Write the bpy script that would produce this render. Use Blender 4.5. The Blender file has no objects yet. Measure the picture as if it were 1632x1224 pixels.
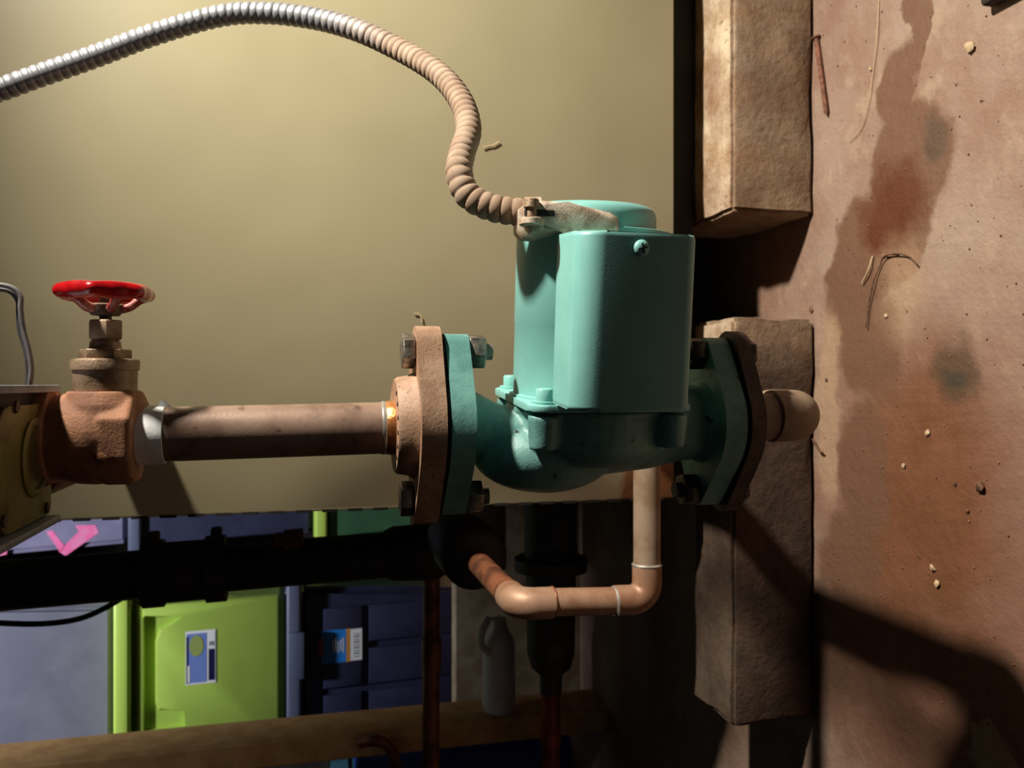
import bpy, bmesh, math, random
from mathutils import Vector, Matrix, Quaternion
random.seed(7)
scene = bpy.context.scene
COL = scene.collection

# ------------------------------------------------------------------ camera, world, lights, exposure
CAM_H = 0.49; PITCH = math.radians(14); FPX = 1320.0
cp, sp = math.cos(PITCH), math.sin(PITCH)
cam_d = bpy.data.cameras.new('camera'); cam = bpy.data.objects.new('camera', cam_d); COL.objects.link(cam)
cam_d.sensor_fit = 'HORIZONTAL'; cam_d.sensor_width = 4.8; cam_d.lens = FPX / 1632 * 4.8
cam_d.clip_start = 0.01; cam_d.clip_end = 50
cam_d.dof.use_dof = True; cam_d.dof.focus_distance = 0.43; cam_d.dof.aperture_fstop = 2.4
# the phone was held turned by a quarter: picture right is down, picture top is the right-hand side of the room
cam.matrix_world = Matrix(((0, 1, 0, 0), (-sp, 0, -cp, 0), (-cp, 0, sp, CAM_H), (0, 0, 0, 1)))
scene.camera = cam

world = bpy.data.worlds.new('world'); scene.world = world; world.use_nodes = True
world.node_tree.nodes['Background'].inputs[0].default_value = (0.75, 0.8, 1.0, 1)
world.node_tree.nodes['Background'].inputs[1].default_value = 0.022

def reflector_lamp(name, loc, target, radius, power, color, cone, blend):
    d = bpy.data.lights.new(name, 'SPOT'); d.shadow_soft_size = radius; d.energy = power; d.color = color
    d.spot_size = math.radians(cone); d.spot_blend = blend
    o = bpy.data.objects.new(name, d); COL.objects.link(o); o.location = loc
    o.rotation_euler = (Vector(target) - Vector(loc)).to_track_quat('-Z', 'Y').to_euler()
    return o
WORK = (0.80, 0.337, 0.96)                                            # clamp lamp hung up to the right of the pump
reflector_lamp('clamp_lamp', WORK, (-0.27, 0.70, -0.16), 0.035, 104, (1.0, 0.94, 0.83), 75, 1.0)
reflector_lamp('cellar_lamp', (-0.20, 1.02, 1.95), (-0.42, 1.80, 0.95), 0.05, 125, (0.88, 0.91, 1.0), 58, .9)

vs = scene.view_settings
vs.view_transform = 'Standard'; vs.look = 'None'; vs.gamma = 1.0; vs.use_curve_mapping = False; vs.exposure = 0.0

# ------------------------------------------------------------------ measuring helpers (photo point + its depth -> place in the room)
def at(u, v, y):
    a = (u - 816) / FPX; b = (v - 612) / FPX
    t = y / (cp - a * sp)
    return Vector((-b * t, y, CAM_H + (-sp - a * cp) * t))
def flo(u, v, z=0.0):
    a = (u - 816) / FPX; b = (v - 612) / FPX
    t = (z - CAM_H) / (-sp - a * cp)
    return Vector((-b * t, (cp - a * sp) * t, z))

# ------------------------------------------------------------------ materials
def L(c):
    def f(x):
        x /= 255.0
        return x / 12.92 if x <= 0.04045 else ((x + 0.055) / 1.055) ** 2.4
    return (f(c[0]), f(c[1]), f(c[2]), 1.0)
def nodes(name):
    m = bpy.data.materials.new(name); m.use_nodes = True
    nt = m.node_tree
    return m, nt, nt.nodes['Principled BSDF']
def N(nt, t, **kw):
    n = nt.nodes.new(t)
    for k, v in kw.items():
        if hasattr(n, k): setattr(n, k, v)
        else: n.inputs[k].default_value = v
    return n
def mixc(nt, fac, a, b):
    n = nt.nodes.new('ShaderNodeMix'); n.data_type = 'RGBA'
    for s, v in ((0, fac), (6, a), (7, b)):
        if isinstance(v, (int, float, tuple)): n.inputs[s].default_value = v
        else: nt.links.new(v, n.inputs[s])
    return n.outputs[2]
def noise(nt, co, scale, detail=4, rough=.6, dist=0.0):
    n = nt.nodes.new('ShaderNodeTexNoise'); n.inputs['Scale'].default_value = scale; n.inputs['Detail'].default_value = detail
    n.inputs['Roughness'].default_value = rough; n.inputs['Distortion'].default_value = dist
    nt.links.new(co, n.inputs['Vector']); return n.outputs['Fac']
def ramp(nt, fac, lo, hi):
    n = nt.nodes.new('ShaderNodeMapRange'); n.interpolation_type = 'SMOOTHSTEP'; n.inputs[1].default_value = lo; n.inputs[2].default_value = hi
    nt.links.new(fac, n.inputs[0]); return n.outputs[0]
def mul(nt, a, b):
    n = nt.nodes.new('ShaderNodeMath'); n.operation = 'MULTIPLY'
    for i, v in enumerate((a, b)):
        if isinstance(v, (int, float)): n.inputs[i].default_value = v
        else: nt.links.new(v, n.inputs[i])
    return n.outputs[0]
def add_bump(nt, bsdf, h, strength, dist=.002):
    b = nt.nodes.new('ShaderNodeBump'); b.inputs['Strength'].default_value = strength; b.inputs['Distance'].default_value = dist
    nt.links.new(h, b.inputs['Height']); nt.links.new(b.outputs[0], bsdf.inputs['Normal'])
def wpos(nt):
    return nt.nodes.new('ShaderNodeNewGeometry').outputs['Position']
MATS = {}
def pm(name, c1, c2=None, scale=60, rough=.5, metal=0.0, bump=0.0, bscale=None, lo=.4, hi=.62, c3=None, s3=200, lo3=.6, hi3=.7, spec=.5, coat=0.0):
    """two or three tone worn surface; c1 main tone, c2 blotches, c3 small flecks"""
    if name in MATS: return MATS[name]
    m, nt, b = nodes(name); co = wpos(nt)
    col = L(c1)
    if c2 is not None: col = mixc(nt, ramp(nt, noise(nt, co, scale), lo, hi), L(c1), L(c2))
    if c3 is not None: col = mixc(nt, ramp(nt, noise(nt, co, s3, 3), lo3, hi3), col, L(c3))
    if isinstance(col, tuple): b.inputs['Base Color'].default_value = col
    else: nt.links.new(col, b.inputs['Base Color'])
    b.inputs['Roughness'].default_value = rough; b.inputs['Metallic'].default_value = metal
    b.inputs['Specular IOR Level'].default_value = spec; b.inputs['Coat Weight'].default_value = coat
    if bump: add_bump(nt, b, noise(nt, co, bscale or scale * 3, 5), bump)
    MATS[name] = m; return m

M_teal = pm('teal_enamel', (128, 186, 178), (122, 180, 172), 30, .38, 0, .05, 900)
M_tealcast = pm('teal_cast_iron', (106, 154, 146), (86, 132, 126), 60, .45, 0, .16, 700, c3=(30, 34, 30), s3=120, lo3=.68, hi3=.74)
M_rustcast = pm('rusty_cast_bronze', (168, 134, 108), (142, 106, 80), 50, .6, .05, .22, 600, c3=(116, 78, 54), s3=300, lo3=.62, hi3=.72)
M_rustshade = pm('shade_darkened_rust', (82, 58, 44), (58, 40, 30), 60, .6, .05, .25, 500)  # rust with the lower flange's shade put into its colour
M_gasket = pm('black_gasket', (22, 20, 18), rough=.8)
M_steel = pm('zinc_bolt', (150, 142, 130), (104, 96, 88), 160, .38, .75, .2, 700)
M_boltdark = pm('dark_bolt', (70, 66, 60), (34, 30, 28), 200, .3, .6, .3, 700)  # darker bolt tone for the lower flange
M_copper = pm('tarnished_copper', (156, 128, 110), (122, 96, 80), 28, .42, .25, .06, 500, c3=(96, 66, 54), s3=70, lo3=.6, hi3=.75)
M_copperpink = pm('dusty_copper', (170, 134, 108), (150, 106, 80), 26, .5, .25, .08, 600)
M_coppertan = pm('dusty_copper_grey', (150, 128, 106), (132, 106, 82), 40, .7, .05, .12, 1200)
M_copperdark = pm('oxidised_copper', (146, 90, 60), (92, 56, 38), 30, .5, .3, .1, 500)
M_copperred = pm('red_copper', (186, 88, 60), (140, 64, 44), 40, .45, .3, .1, 500)
M_brightcopper = pm('bright_copper', (226, 158, 96), (190, 110, 60), 90, .28, .8, .2, 500)
M_solder = pm('solder', (196, 190, 180), rough=.35, metal=.7)
M_tape = pm('white_thread_tape', (246, 246, 244), (232, 231, 228), 120, .8, 0, .1, 700)
M_valverust = pm('rust_iron_valve', (166, 116, 84), (136, 90, 64), 60, .72, .05, .25, 700, c3=(200, 138, 92), s3=160, lo3=.64, hi3=.74)
M_brass = pm('dull_brass', (162, 136, 110), (130, 104, 80), 90, .48, .35, .25, 700)
M_brassdark = pm('dark_brass', (110, 84, 62), (70, 52, 40), 90, .5, .3, .3, 700)
M_red = pm('red_enamel', (186, 22, 26), (160, 14, 20), 80, .22, 0, .1, 400, coat=.6)
M_redworn = pm('worn_red_spoke', (196, 142, 128), (150, 34, 32), 160, .4, .1, .2, 500)
M_jacketgrey = pm('grey_aluminium', (150, 152, 162), (128, 130, 140), 60, .5, .35)
M_gold = pm('gold_dichromate', (132, 124, 66), (104, 92, 50), 50, .45, .35, .1, 300, c3=(128, 84, 62), s3=36, lo3=.62, hi3=.72)
M_darkgrey = pm('dark_grey_metal', (58, 58, 60), (40, 40, 42), 60, .6, .2)
M_wire = pm('grey_wire', (126, 122, 122), (100, 96, 98), 60, .4)
M_wire2 = pm('dark_grey_wire', (92, 88, 90), (74, 70, 72), 60, .4)
M_zinc = pm('dusty_zinc_casting', (220, 202, 180), (176, 150, 128), 110, .5, .2, .2, 600)
M_blackiron = pm('black_pipe', (24, 22, 20), (34, 31, 28), 30, .6, 0, .1, 500)
M_blackrubber = pm('black_rubber', (32, 29, 25), (44, 39, 32), 30, .75, 0, .1, 400)
M_wood = pm('pine_stud', (206, 162, 104), (188, 142, 88), 30, .7, 0, .1, 200)
M_board = pm('pale_board', (176, 158, 130), (150, 128, 98), 20, .75)
M_greyfit = pm('grey_fitting', (92, 88, 78), (66, 62, 54), 40, .6, .1)
M_white = pm('white_plastic_bottle', (226, 222, 210), (204, 198, 184), 20, .5)
M_rustnail = pm('rusty_nail', (132, 82, 60), (90, 56, 40), 200, .8)
M_debris = pm('crumb', (150, 112, 82), (90, 64, 48), 300, .85)
M_twig = pm('twig', (110, 74, 50), (64, 44, 32), 200, .8)
M_straw = pm('straw', (190, 164, 128), rough=.7)
M_blackmetal = pm('black_base', (26, 24, 22), (18, 17, 16), 20, .8)  # near-black tone of the recessed boiler base
M_slot = pm('slot_dark', (26, 22, 16), rough=.8)
M_lime = pm('lime_plastic', (168, 196, 84), (162, 190, 80), 10, .42)
M_limedk = pm('lime_plastic_lid', (176, 204, 88), rough=.42)
M_navy = pm('navy_plastic', (46, 48, 72), (40, 42, 66), 12, .4)
M_navylid = pm('slate_plastic', (84, 90, 112), rough=.45)
M_greybin = pm('frosted_grey_plastic', (118, 117, 130), (106, 106, 120), 8, .45)
M_clear = pm('cloudy_clear_plastic', (126, 120, 146), (112, 108, 134), 8, .35)
M_dkgreen = pm('dark_green_plastic', (52, 92, 62), (46, 84, 58), 12, .45)
M_pink = pm('pink_print', (224, 96, 150), (214, 120, 164), 40, .5)
M_blue = pm('blue_print', (40, 128, 210), rough=.4)
M_blue2 = pm('blue_plastic', (30, 66, 150), rough=.4)
M_teal2 = pm('teal_plastic', (40, 84, 96), rough=.5)
M_orange = pm('orange_print', (206, 138, 50), rough=.4)
M_whitep = pm('white_print', (232, 232, 230), rough=.4)
M_greyp = pm('grey_print', (130, 132, 138), rough=.4)
M_lblue = pm('periwinkle_print', (112, 136, 200), rough=.4)
M_dblue = pm('midnight_print', (22, 26, 66), rough=.4)
M_olive = pm('olive_print', (150, 164, 92), rough=.4)
M_redp = pm('red_print', (140, 60, 54), rough=.4)
M_wall = pm('dark_cellar_wall', (70, 62, 56), (50, 44, 40), 6, .9, 0, .3, 40)
M_ceil = pm('dark_joists', (58, 48, 40), (44, 36, 30), 6, .9)
M_paint = pm('green_paint_chip', (120, 186, 174), rough=.4)

def mat_jacket():
    m, nt, b = nodes('beige_jacket'); co = wpos(nt)
    c = mixc(nt, ramp(nt, noise(nt, co, 3, 3), .35, .7), L((173, 163, 130)), L((163, 152, 120)))
    c = mixc(nt, mul(nt, ramp(nt, noise(nt, co, 210, 2), .75, .78), .7), c, L((120, 92, 56)))
    # rust creeping up from the lower left corner of the sheet
    sep = N(nt, 'ShaderNodeSeparateXYZ'); nt.links.new(co, sep.inputs[0])
    nz = noise(nt, co, 26, 4)
    s = N(nt, 'ShaderNodeMath', operation='MULTIPLY_ADD'); nt.links.new(nz, s.inputs[0]); s.inputs[1].default_value = -.030; nt.links.new(sep.outputs[2], s.inputs[2])
    up = ramp(nt, s.outputs[0], .182, .172)
    s2 = N(nt, 'ShaderNodeMath', operation='MULTIPLY_ADD'); nt.links.new(nz, s2.inputs[0]); s2.inputs[1].default_value = .04; nt.links.new(sep.outputs[0], s2.inputs[2])
    le = ramp(nt, s2.outputs[0], .03, .0)
    c = mixc(nt, mul(nt, mul(nt, up, le), .9), c, mixc(nt, ramp(nt, nz, .4, .6), L((150, 92, 48)), L((104, 60, 34))))
    nt.links.new(c, b.inputs['Base Color']); b.inputs['Roughness'].default_value = .42
    add_bump(nt, b, noise(nt, co, 5, 2), .12, .02)
    return m
M_jacket = mat_jacket()

def mat_conduit():
    m, nt, b = nodes('flex_conduit'); co = wpos(nt)
    a = N(nt, 'ShaderNodeAttribute', attribute_name='dust')
    f = N(nt, 'ShaderNodeMath', operation='MULTIPLY_ADD'); nt.links.new(noise(nt, co, 120, 3), f.inputs[0]); f.inputs[1].default_value = .35; nt.links.new(a.outputs['Fac'], f.inputs[2])
    k = ramp(nt, f.outputs[0], .4, .9)
    c = mixc(nt, k, L((150, 150, 152)), mixc(nt, ramp(nt, noise(nt, co, 60, 3), .4, .6), L((162, 138, 116)), L((144, 118, 96))))
    nt.links.new(c, b.inputs['Base Color'])
    for sock, lo, hi in (('Metallic', .5, 0.0), ('Roughness', .42, .85)):
        r = N(nt, 'ShaderNodeMapRange'); nt.links.new(k, r.inputs[0]); r.inputs[3].default_value = lo; r.inputs[4].default_value = hi
        nt.links.new(r.outputs[0], b.inputs[sock])
    return m
M_conduit = mat_conduit()

def mat_block():
    m, nt, b = nodes('old_concrete_block'); co = wpos(nt)
    c = mixc(nt, ramp(nt, noise(nt, co, 24, 5, .7), .38, .66), L((204, 184, 156)), L((162, 132, 100)))
    c = mixc(nt, mul(nt, ramp(nt, noise(nt, co, 150, 4, .7), .55, .7), .7), c, L((112, 86, 62)))
    # reddish damp splash on the lower faces
    c = mixc(nt, mul(nt, ramp(nt, noise(nt, co, 9, 3), .42, .6), .5), c, L((116, 74, 50)))
    # browner below the top edge, the top stays pale
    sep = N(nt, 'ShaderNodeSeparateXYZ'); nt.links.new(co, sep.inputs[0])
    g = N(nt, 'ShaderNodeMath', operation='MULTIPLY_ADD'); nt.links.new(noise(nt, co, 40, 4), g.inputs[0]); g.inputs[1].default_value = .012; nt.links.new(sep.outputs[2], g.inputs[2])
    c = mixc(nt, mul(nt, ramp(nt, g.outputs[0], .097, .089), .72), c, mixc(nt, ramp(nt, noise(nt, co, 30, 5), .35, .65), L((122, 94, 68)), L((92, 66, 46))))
    # pump shadow and light falloff painted in brown over the left block
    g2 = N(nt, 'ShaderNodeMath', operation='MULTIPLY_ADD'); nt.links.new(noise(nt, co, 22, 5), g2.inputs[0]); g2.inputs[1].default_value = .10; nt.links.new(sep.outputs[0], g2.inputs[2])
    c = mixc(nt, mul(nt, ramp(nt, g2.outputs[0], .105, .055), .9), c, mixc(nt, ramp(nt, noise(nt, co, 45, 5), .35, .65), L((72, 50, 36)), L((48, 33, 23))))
    nt.links.new(c, b.inputs['Base Color']); b.inputs['Roughness'].default_value = .9
    h = N(nt, 'ShaderNodeMath', operation='MULTIPLY_ADD'); nt.links.new(noise(nt, co, 160, 3, .6), h.inputs[0]); h.inputs[1].default_value = .6; nt.links.new(noise(nt, co, 60, 5, .7), h.inputs[2])
    add_bump(nt, b, h.outputs[0], .45, .004)
    return m
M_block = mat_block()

def mat_floor():
    m, nt, b = nodes('painted_concrete_floor'); co = wpos(nt)
    nz1 = noise(nt, co, 7, 5, .62); nz2 = noise(nt, co, 22, 6, .65); nz3 = noise(nt, co, 90, 5, .7)
    c = mixc(nt, ramp(nt, nz1, .36, .66), L((154, 130, 113)), L((137, 105, 87)))
    c = mixc(nt, mul(nt, ramp(nt, nz2, .5, .68), .55), c, L((170, 146, 123)))
    # distorted coordinates so the stains get ragged outlines
    nv = N(nt, 'ShaderNodeTexNoise'); nv.inputs['Scale'].default_value = 26; nv.inputs['Detail'].default_value = 5; nt.links.new(co, nv.inputs['Vector'])
    sub = N(nt, 'ShaderNodeVectorMath', operation='SUBTRACT'); nt.links.new(nv.outputs['Color'], sub.inputs[0]); sub.inputs[1].default_value = (.5, .5, .5)
    sc_ = N(nt, 'ShaderNodeVectorMath', operation='SCALE'); nt.links.new(sub.outputs[0], sc_.inputs[0]); sc_.inputs['Scale'].default_value = .05
    ad = N(nt, 'ShaderNodeVectorMath', operation='ADD'); nt.links.new(co, ad.inputs[0]); nt.links.new(sc_.outputs[0], ad.inputs[1])
    def blob(u, v, u2, v2, soft):
        """stain whose ellipse spans these two photo corners on the floor"""
        p, q = flo(u, v), flo(u2, v2); ce = (p + q) / 2; rx, ry = max(abs(p.x - q.x) / 2, .004), max(abs(p.y - q.y) / 2, .004)
        d = N(nt, 'ShaderNodeVectorMath', operation='SUBTRACT'); nt.links.new(ad.outputs[0], d.inputs[0]); d.inputs[1].default_value = (ce.x, ce.y, 0)
        s = N(nt, 'ShaderNodeVectorMath', operation='MULTIPLY'); nt.links.new(d.outputs[0], s.inputs[0]); s.inputs[1].default_value = (1 / rx, 1 / ry, 0)
        l = N(nt, 'ShaderNodeVectorMath', operation='LENGTH'); nt.links.new(s.outputs[0], l.inputs[0])
        return ramp(nt, l.outputs['Value'], 1 + soft, 1 - soft)
    def union(lst):
        o = lst[0]
        for x in lst[1:]:
            n = N(nt, 'ShaderNodeMath', operation='MAXIMUM'); nt.links.new(o, n.inputs[0]); nt.links.new(x, n.inputs[1]); o = n.outputs[0]
        return o
    # broad brown flush over the right and lower floor
    c = mixc(nt, mul(nt, blob(1310, 560, 1760, 1500, .5), .75), c, mixc(nt, ramp(nt, nz1, .35, .65), L((116, 73, 53)), L((124, 83, 65))))
    c = mixc(nt, mul(nt, blob(1360, 560, 1590, 1130, .35), .85), c, mixc(nt, ramp(nt, nz2, .35, .65), L((104, 62, 29)), L((116, 71, 43))))
    c = mixc(nt, mul(nt, blob(1280, 900, 1720, 1500, .3), .7), c, mixc(nt, ramp(nt, nz2, .35, .65), L((92, 60, 42)), L((108, 74, 56))))
    # damp stain running down from the top of the picture
    wet = union([blob(1445, -60, 1475, 130, .12), blob(1400, 90, 1465, 230, .12), blob(1385, 190, 1520, 320, .12), blob(1372, 270, 1480, 450, .12), blob(1325, 330, 1420, 480, .12), blob(1312, 390, 1400, 560, .14), blob(1340, 480, 1440, 640, .2), blob(1335, 640, 1420, 900, .2), blob(1310, 800, 1400, 1000, .25)])
    c = mixc(nt, mul(nt, wet, .95), c, L((112, 81, 63)))
    c = mixc(nt, mul(nt, blob(1375, 280, 1470, 400, .35), .9), c, L((92, 49, 30)))
    c = mixc(nt, mul(nt, blob(1465, 190, 1510, 240, .5), .6), c, L((69, 62, 53)))
    c = mixc(nt, mul(nt, blob(1490, 540, 1560, 650, .35), .8), c, L((76, 56, 37)))
    c = mixc(nt, mul(nt, blob(1505, 585, 1545, 625, .5), .7), c, L((56, 52, 41)))
    # pale worn paint
    c = mixc(nt, mul(nt, blob(1395, 400, 1480, 530, .5), .6), c, L((170, 139, 111)))
    c = mixc(nt, mul(nt, blob(1300, 500, 1335, 810, .25), .75), c, L((167, 136, 108)))
    c = mixc(nt, mul(nt, blob(1545, 1140, 1630, 1300, .12), .8), c, L((146, 124, 106)))
    c = mixc(nt, mul(nt, blob(1285, 1130, 1300, 1300, .2), .7), c, L((146, 124, 106)))
    c = mixc(nt, mul(nt, ramp(nt, nz3, .70, .78), .35), c, L((69, 45, 34)))
    nt.links.new(c, b.inputs['Base Color'])
    r = N(nt, 'ShaderNodeMapRange'); nt.links.new(wet, r.inputs[0]); r.inputs[3].default_value = .62; r.inputs[4].default_value = .36
    nt.links.new(r.outputs[0], b.inputs['Roughness'])
    h = N(nt, 'ShaderNodeMath', operation='MULTIPLY_ADD'); nt.links.new(nz3, h.inputs[0]); h.inputs[1].default_value = .35; nt.links.new(nz2, h.inputs[2])
    add_bump(nt, b, h.outputs[0], .5, .006)
    return m
M_floor = mat_floor()

# ------------------------------------------------------------------ mesh helpers (world coordinates)
def V(*a): return Vector(a)
def finish(bm):
    bmesh.ops.recalc_face_normals(bm, faces=bm.faces[:]); return bm
def frame_of(t):
    t = t.normalized(); r = Vector((0, 0, 1)) if abs(t.z) < .9 else Vector((1, 0, 0))
    a = t.cross(r).normalized(); return a, t.cross(a).normalized()
def sweep(bm, pts, rads, n=20, cap=True, layer=None, vals=None):
    """round tube through pts, one radius per point"""
    pts = [Vector(p) for p in pts]
    if isinstance(rads, (int, float)): rads = [rads] * len(pts)
    tang = []
    for i in range(len(pts)):
        p0, p1 = pts[max(i - 1, 0)], pts[min(i + 1, len(pts) - 1)]
        tang.append((p1 - p0).normalized())
    a, b = frame_of(tang[0]); rings = []
    for i, p in enumerate(pts):
        if i:
            q = tang[i - 1].rotation_difference(tang[i]); a = q @ a; b = q @ b
        ring = [bm.verts.new(p + rads[i] * (math.cos(2 * math.pi * k / n) * a + math.sin(2 * math.pi * k / n) * b)) for k in range(n)]
        if layer is not None:
            for v in ring: v[layer] = vals[i]
        rings.append(ring)
    for r0, r1 in zip(rings, rings[1:]):
        for k in range(n): bm.faces.new((r0[k], r0[(k + 1) % n], r1[(k + 1) % n], r1[k]))
    if cap: bm.faces.new(rings[0][::-1]); bm.faces.new(rings[-1])
    return bm
def tube(pts, rads, n=20, cap=True):
    return finish(sweep(bmesh.new(), pts, rads, n, cap))
def lathe(origin, axis, prof, n=32):
    """prof = [(distance along axis, radius)]"""
    o = Vector(origin); ax = Vector(axis).normalized(); bm = bmesh.new()
    a, b = frame_of(ax); rings = []
    for d, r in prof:
        r = max(r, 1e-5)
        rings.append([bm.verts.new(o + ax * d + r * (math.cos(2 * math.pi * k / n) * a + math.sin(2 * math.pi * k / n) * b)) for k in range(n)])
    for r0, r1 in zip(rings, rings[1:]):
        for k in range(n): bm.faces.new((r0[k], r0[(k + 1) % n], r1[(k + 1) % n], r1[k]))
    bm.faces.new(rings[0][::-1]); bm.faces.new(rings[-1])
    return finish(bm)
def box(lo, hi, bev=0.0, seg=2):
    bm = bmesh.new(); bmesh.ops.create_cube(bm, size=1)
    lo, hi = Vector(lo), Vector(hi)
    for v in bm.verts: v.co = Vector([lo[i] + (v.co[i] + .5) * (hi[i] - lo[i]) for i in range(3)])
    if bev: bmesh.ops.bevel(bm, geom=bm.edges[:], offset=bev, segments=seg, affect='EDGES', profile=.5)
    return finish(bm)
def prism(outline, to3, h0, h1, bev=0.0, seg=2):
    """outline [(a,b)], to3(a,b,h) -> world"""
    bm = bmesh.new()
    lo = [bm.verts.new(to3(a, b, h0)) for a, b in outline]; hi = [bm.verts.new(to3(a, b, h1)) for a, b in outline]
    n = len(outline)
    f0 = bm.faces.new(lo[::-1]); f1 = bm.faces.new(hi)
    for k in range(n): bm.faces.new((lo[k], lo[(k + 1) % n], hi[(k + 1) % n], hi[k]))
    if bev:
        es = list({e for f in (f0, f1) for e in f.edges})
        bmesh.ops.bevel(bm, geom=es, offset=bev, segments=seg, affect='EDGES', profile=.5)
    return finish(bm)
def ngon(n, r, rot=0.0):
    return [(r * math.cos(rot + 2 * math.pi * k / n), r * math.sin(rot + 2 * math.pi * k / n)) for k in range(n)]
def hull2(pts):
    pts = sorted(set(pts))
    def half(ps):
        o = []
        for p in ps:
            while len(o) > 1 and (o[-1][0] - o[-2][0]) * (p[1] - o[-2][1]) - (o[-1][1] - o[-2][1]) * (p[0] - o[-2][0]) <= 0: o.pop()
            o.append(p)
        return o
    a, b = half(pts), half(pts[::-1]); return a[:-1] + b[:-1]
def merge(*bms):
    out = bmesh.new()
    for b in bms:
        me = bpy.data.meshes.new('tmp'); b.to_mesh(me); out.from_mesh(me); bpy.data.meshes.remove(me); b.free()
    return out
def catmull(pts, per=12):
    P = [Vector(p) for p in pts]; P = [2 * P[0] - P[1]] + P + [2 * P[-1] - P[-2]]; out = []
    for i in range(1, len(P) - 2):
        for k in range(per):
            t = k / per; a, b, c, d = P[i - 1:i + 3]
            out.append(.5 * ((2 * b) + (c - a) * t + (2 * a - 5 * b + 4 * c - d) * t * t + (3 * b - a - 3 * c + d) * t ** 3))
    out.append(P[-2]); return out
def resample(pts, step):
    out = [pts[0].copy()]; acc = 0.0
    for a, b in zip(pts, pts[1:]):
        d = (b - a).length; t = step - acc
        while t <= d and d > 0:
            out.append(a.lerp(b, t / d)); t += step
        acc = (acc + d) % step
    return out
def bend(p0, corner, p1, r, seg=10):
    """points round a corner with radius r"""
    p0, c, p1 = Vector(p0), Vector(corner), Vector(p1)
    d0, d1 = (p0 - c).normalized(), (p1 - c).normalized()
    half = d0.angle(d1) / 2; t = r / math.tan(half); ce = c + (d0 + d1).normalized() * (r / math.sin(half))
    s, e = c + d0 * t - ce, c + d1 * t - ce; out = []
    for k in range(seg + 1): out.append(ce + s.slerp(e, k / seg) if False else ce + (s.normalized().slerp(e.normalized(), k / seg) if hasattr(s, 'slerp') else s) * r)
    return out

def tagged(o, label, cat, group=None):
    o['label'] = label; o['category'] = cat
    if group: o['group'] = group
    return o
def thing(name, label, cat, loc, group=None):
    o = bpy.data.objects.new(name, None); o.empty_display_size = .02; COL.objects.link(o); o.location = Vector(loc)
    return tagged(o, label, cat, group)
def world_loc(o):
    p = Vector(o.location)
    while o.parent: o = o.parent; p = p + Vector(o.location)
    return p
def obj(name, bm, mats, parent=None, smooth=True, label=None, sharp=40):
    """bm in world coordinates becomes one object; its origin is put at the bottom centre"""
    me = bpy.data.meshes.new(name)
    xs = [v.co for v in bm.verts]
    lo = Vector([min(c[i] for c in xs) for i in range(3)]); hi = Vector([max(c[i] for c in xs) for i in range(3)])
    org = Vector(((lo.x + hi.x) / 2, (lo.y + hi.y) / 2, lo.z))
    bmesh.ops.translate(bm, verts=bm.verts[:], vec=-org)
    bm.to_mesh(me); bm.free()
    for m in (mats if isinstance(mats, (list, tuple)) else [mats]): me.materials.append(m)
    if smooth:
        me.shade_smooth(); me.set_sharp_from_angle(angle=math.radians(sharp))
    o = bpy.data.objects.new(name, me); COL.objects.link(o)
    if parent is not None:
        o.parent = parent; o.location = org - world_loc(parent)
    else: o.location = org
    if label: o['label'] = label
    return o
def struct(name, bm, m):
    o = obj(name, bm, m, smooth=False); o['kind'] = 'structure'; return o
def single(name, bm, m, label, cat, group=None, **kw):
    return tagged(obj(name, bm, m, **kw), label, cat, group)

# ------------------------------------------------------------------ the cellar
struct('floor', box((-2.2, -1.2, -.05), (2.6, 2.9, 0)), M_floor)
struct('wall_back', box((-2.2, 2.9, -.05), (2.6, 3.0, 2.3)), M_wall)
struct('wall_left', box((-2.3, -1.2, -.05), (-2.2, 3.0, 2.3)), M_wall)
struct('wall_right', box((2.6, -1.2, -.05), (2.7, 3.0, 2.3)), M_wall)
struct('ceiling', box((-2.3, -1.2, 2.3), (2.7, 3.0, 2.4)), M_ceil)

# ------------------------------------------------------------------ concrete blocks and boiler
def rough_block(name, lo, hi, label):
    bm = bmesh.new(); bmesh.ops.create_cube(bm, size=1)
    lo, hi = Vector(lo), Vector(hi)
    for v in bm.verts: v.co = Vector([lo[i] + (v.co[i] + .5) * (hi[i] - lo[i]) for i in range(3)])
    bmesh.ops.bevel(bm, geom=bm.edges[:], offset=.004, segments=2, affect='EDGES')
    for _ in range(4): bmesh.ops.subdivide_edges(bm, edges=[e for e in bm.edges if e.calc_length() > .012], cuts=1, use_grid_fill=True)
    from mathutils import noise as mn
    for v in bm.verts:
        k = mn.noise(v.co * 60) * .0016 + mn.noise(v.co * 18) * .0022
        ed = sum(1 for i in range(3) if min(abs(v.co[i] - lo[i]), abs(v.co[i] - hi[i])) < .006)
        if ed >= 2: k -= .0022 * (.5 + abs(mn.noise(v.co * 45)) * 2)
        ce = (lo + hi) / 2; d = Vector([(v.co[i] - ce[i]) / ((hi[i] - lo[i]) / 2) for i in range(3)])
        d = Vector([x ** 5 for x in d]); d.normalize()
        v.co += d * k
        if v.co.z < 0: v.co.z = 0
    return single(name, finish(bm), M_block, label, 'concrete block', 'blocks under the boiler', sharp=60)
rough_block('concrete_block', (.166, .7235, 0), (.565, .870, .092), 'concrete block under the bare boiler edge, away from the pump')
rough_block('concrete_block', (-.332, .7215, 0), (.0655, .806, .092), 'concrete block standing behind the lower pump flange and elbow')

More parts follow.
